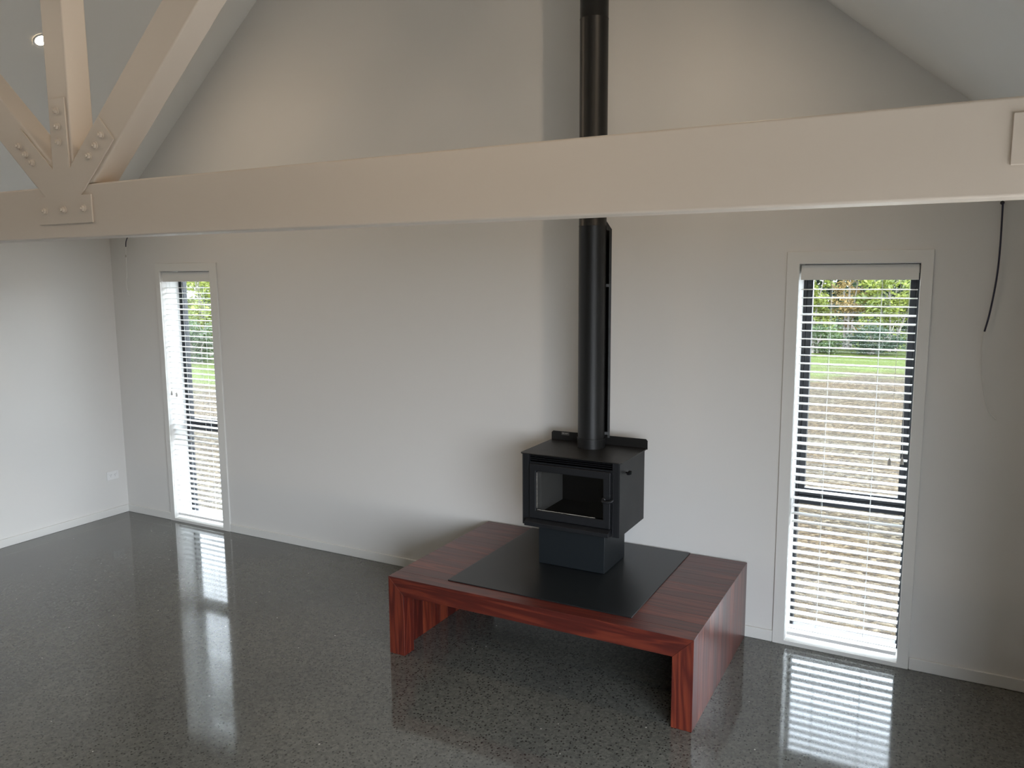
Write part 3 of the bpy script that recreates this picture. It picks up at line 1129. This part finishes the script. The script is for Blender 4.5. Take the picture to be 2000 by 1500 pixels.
# ------------------------------------------------------------------ power outlet on the left wall
t = thing('power_outlet', 'white double power outlet low on the left wall', 'outlet', (0.0005, -0.137, 0.355))
b = NB()
box(b, 0, 0.009, -0.055, 0.055, -0.038, 0.038)
link_bm('face_plate', b, M['plastic'], t, bevel=0.004, seg=3)
for s in (-1, 1):
    b = NB()
    box(b, 0.0092, 0.0125, s * 0.040 - 0.006 if s < 0 else 0.034, s * 0.040 + 0.006 if s < 0 else 0.046, 0.006, 0.026)
    link_bm('rocker_switch', b, M['plastic'], t, bevel=0.001)
    b = NB()
    cy = s * 0.020
    for (u, v, a) in ((-0.006, 0.006, 30), (0.006, 0.006, -30), (0, -0.008, 0)):
        c, sn = math.cos(math.radians(a)), math.sin(math.radians(a))
        P = [(-0.0011, -0.004), (0.0011, -0.004), (0.0011, 0.004), (-0.0011, 0.004)]
        prism(b, [(cy + u + p[0] * c - p[1] * sn, v + p[0] * sn + p[1] * c) for p in P], 0, 0.0088, 0.0094)
    link_bm('socket_slots', b, M['dark'], t)


# ------------------------------------------------------------------ loose cable tails
def cable(x, z, pts_dark, pts_white, label, r0=0.0042, r1=0.0030, conn=None):
    t = thing('cable_tail', label, 'cable', (x, -0.001, z), 'loose cable tails hanging from the gable wall')
    b = NB()
    cyl(b, (0, 0), 0.009, -0.004, 0.0, 20, axis='Y')
    link_bm('grommet', b, M['dark'], t)
    b = NB()
    tube(b, spline(pts_dark, 8), r0, 10)
    link_bm('sheath', b, M['sheath'], t, smooth=True)
    b = NB()
    tube(b, spline(pts_white, 8), r1, 8)
    link_bm('core_wire', b, M['wire'], t, smooth=True)
    if conn:
        b = NB()
        tube(b, conn, 0.0058, 12)
        link_bm('connector', b, M['tassel'], t)


cable(0.274, 2.392,
      [(0, -0.004, 0), (-0.006, -0.020, -0.004), (-0.022, -0.028, -0.04), (-0.030, -0.028, -0.085)],
      [(-0.030, -0.028, -0.085), (-0.036, -0.028, -0.16), (-0.040, -0.026, -0.24), (-0.046, -0.024, -0.31), (-0.062, -0.022, -0.38), (-0.062, -0.018, -0.44), (-0.044, -0.014, -0.498)],
      'dark and white cable tail hanging left of the left window',
      0.0040, 0.0026, [(-0.037, -0.028, -0.150), (-0.039, -0.027, -0.170)])
cable(6.484, 2.374,
      [(0, -0.004, 0), (0.001, -0.020, -0.008), (0.002, -0.026, -0.08), (0.003, -0.026, -0.20), (0.001, -0.026, -0.30), (-0.006, -0.025, -0.40), (-0.020, -0.024, -0.52), (-0.035, -0.022, -0.602)],
      [(-0.035, -0.022, -0.602), (-0.042, -0.020, -0.68), (-0.038, -0.018, -0.78), (-0.022, -0.015, -0.88), (0.004, -0.012, -0.98), (0.040, -0.009, -1.026)],
      'dark and white cable tail hanging right of the right window', 0.0042, 0.0024)

# ------------------------------------------------------------------ outdoors
GZ = -0.30
b = NB()
n = 60
gv = {}
for i in range(n + 1):
    for j in range(n + 1):
        x = -70 + 140 * i / n
        y = WT + 0.02 + 70 * j / n if True else 0
        gv[i, j] = b.verts.new((x, y, GZ))
for i in range(n):
    for j in range(n):
        b.faces.new((gv[i, j], gv[i + 1, j], gv[i + 1, j + 1], gv[i, j + 1]))
gr = link_bm('ground', b, M['ground'])
gr['kind'] = 'structure'
b = NB()
for (x0, x1) in ((-70, -WT - 0.02), (RW + WT + 0.02, 70)):
    box(b, x0, x1, -60, WT + 0.02, GZ - 0.1, GZ)
box(b, -WT - 0.02, RW + WT + 0.02, -60, YB - WT - 0.02, GZ - 0.1, GZ)
BOUNCE_SLAB = (RW + WT + 0.02, 13.0, -9.0, 0.1)
g2 = link_bm('ground.001', b, M['ground'])
g2['kind'] = 'structure'


b = NB()
box(b, BOUNCE_SLAB[0], BOUNCE_SLAB[1], BOUNCE_SLAB[2], BOUNCE_SLAB[3], GZ, -0.04)  # unseen slab outside the door, added to bounce daylight onto truss and ceiling
pv = link_bm('bounce_slab', b, M['bounce_slab'])
pv['kind'] = 'structure'


def shrub(name, label, cat, loc, rx, rz, zc, nleaf, ls, mat, trunk=0.05, seed=0, group='shrubs and trees beyond the lawn', stems=4):
    rg = random.Random(seed)
    t = thing(name, label, cat, loc, group)
    b = NB()
    for s in range(stems):
        a = 2 * PI * s / stems + rg.uniform(-0.4, 0.4)
        rad = rx * rg.uniform(0.25, 0.7)
        top = Vector((math.cos(a) * rad, math.sin(a) * rad, zc + rz * rg.uniform(0.2, 0.8)))
        P = [Vector((0.1 * math.cos(a), 0.1 * math.sin(a), -0.05)), Vector((top.x * 0.4, top.y * 0.4, top.z * 0.4)), top]
        P = spline(P, 4)
        tube(b, P, [trunk * (1 - 0.8 * i / (len(P) - 1)) for i in range(len(P))], 6)
        for q in range(5):
            k = rg.randint(3, len(P) - 1)
            d = Vector((rg.uniform(-1, 1), rg.uniform(-1, 1), rg.uniform(0, 1))) * rx * 0.5
            tube(b, [P[k], P[k] + d * 0.5 + Vector((0, 0, 0.05)), P[k] + d], [trunk * 0.25, trunk * 0.18, trunk * 0.06], 5)
    link_bm('stem', b, M['bark'], t)
    verts, faces, tone = [], [], []
    # leaves gathered in clumps spread through the crown
    clumps = []
    for c in range(max(10, nleaf // 90)):
        while True:
            p = Vector((rg.uniform(-1, 1), rg.uniform(-1, 1), rg.uniform(-1, 1)))
            if 0.25 < p.length < 1:
                break
        clumps.append((Vector((p.x * rx, p.y * rx, zc + p.z * rz)), rg.uniform(0.18, 0.34) * rx, rg.random()))
    for i in range(nleaf):
        c, cr, ct = clumps[rg.randrange(len(clumps))]
        p = c + Vector((rg.gauss(0, 1), rg.gauss(0, 1), rg.gauss(0, 0.8))) * cr * 0.6
        if p.z < 0.03:
            p.z = rg.uniform(0.03, 0.3)
        e = Euler((rg.uniform(-1, 1), rg.uniform(-1, 1), rg.uniform(0, 6.28)))
        mtx = e.to_matrix()
        l = ls * rg.uniform(0.6, 1.2)
        k = len(verts)
        for u, v, w_ in ((0, -0.5, 0), (0.28, 0, 0.08), (0, 0.55, -0.05), (-0.28, 0, 0.08)):
            verts.append(p + mtx @ Vector((u, v, w_)) * l)
        faces.append((k, k + 1, k + 2, k + 3))
        tone.append(min(1, max(0, 0.55 * ct + 0.45 * rg.random())))
    me = bpy.data.meshes.new('foliage')
    me.from_pydata(verts, [], faces)
    at = me.attributes.new('tone', 'FLOAT', 'FACE')
    at.data.foreach_set('value', tone)
    me.materials.append(mat)
    o = bpy.data.objects.new('foliage', me)
    COL.objects.link(o)
    o.parent = t
    return t


def on_line(s, d):              # point s metres along the tree line, d metres beyond it
    p = TA + TD * s + TN * d
    return (p.x, p.y, GZ)


# pixel rays are used only to decide which shrub is named for which window
SHR = [
    ('leafy_shrub', 'lime green leafy shrub at the left edge of the right window view', 2.60, 22.0, 0.75, 1.4, 1.5, 5000, 0.13, 'leaf_lime', 1),
    ('leafy_shrub', 'lime green leafy shrub on the right of the right window view', 4.95, 22.3, 0.95, 1.4, 1.5, 4600, 0.13, 'leaf_lime', 2),
    ('autumn_tree', 'orange leaved tree between the two lime shrubs, right window', 3.70, 22.6, 0.66, 1.9, 2.1, 3000, 0.11, 'leaf_orange', 3),
    ('dark_hedge_shrub', 'low dark green shrub at the lawn edge, left part of right window', 2.95, 20.9, 0.75, 0.38, 0.42, 2600, 0.09, 'leaf_green', 4),
    ('dark_hedge_shrub', 'low dark green shrub at the lawn edge, right part of right window', 4.55, 21.1, 0.80, 0.38, 0.42, 2600, 0.09, 'leaf_dark', 5),
    ('evergreen_tree', 'dark evergreen tree behind the left lime shrub, right window', 1.1, 27.0, 2.0, 2.6, 2.8, 12000, 0.24, 'leaf_dark', 6),
    ('evergreen_tree', 'dark evergreen tree behind the right lime shrub, right window', 5.9, 27.0, 2.0, 2.3, 2.5, 9000, 0.24, 'leaf_dark', 7),
    ('evergreen_tree', 'dark evergreen tree directly behind the orange tree, right window', 3.3, 33.5, 2.6, 3.3, 3.3, 11000, 0.26, 'leaf_green', 13),
    ('leafy_shrub', 'lime green shrub at the top of the left window view', -13.2, 12.4, 0.95, 1.3, 1.8, 3600, 0.13, 'leaf_lime', 8),
    ('green_shrub', 'mid green shrub low behind the lawn in the left window', -12.0, 11.0, 0.75, 0.55, 0.6, 2600, 0.10, 'leaf_green', 9),
    ('autumn_shrub', 'orange brown shrub at the right of the left window view', -10.9, 12.3, 0.80, 1.2, 1.3, 3000, 0.11, 'leaf_orange', 10),
    ('evergreen_tree', 'dark evergreen tree far behind the left window shrubs', -16.4, 15.6, 2.0, 2.6, 2.8, 5600, 0.22, 'leaf_green', 11),
    ('green_tree', 'mid green tree behind the orange shrub in the left window', -12.2, 20.2, 1.7, 2.4, 2.5, 4600, 0.18, 'leaf_green', 12),
]
for (nm, lab, x, y, rx, rz, zc, nl, ls, mt, sd) in SHR:
    shrub(nm, lab, 'tree' if 'tree' in nm else 'shrub', (x, y, GZ), rx, rz, zc, nl, ls, M[mt], 0.05, sd)
# plants between, glimpsed when stepping aside
for k in range(4):
    x, y, z = on_line(5.2 + 2.7 * k, 0.9)
    shrub('green_shrub', 'mid green shrub of the belt between the two window views', 'shrub', (x, y, z), 1.1, 1.1, 1.2, 1500, 0.17, M['leaf_green'], 0.05, 40 + k)
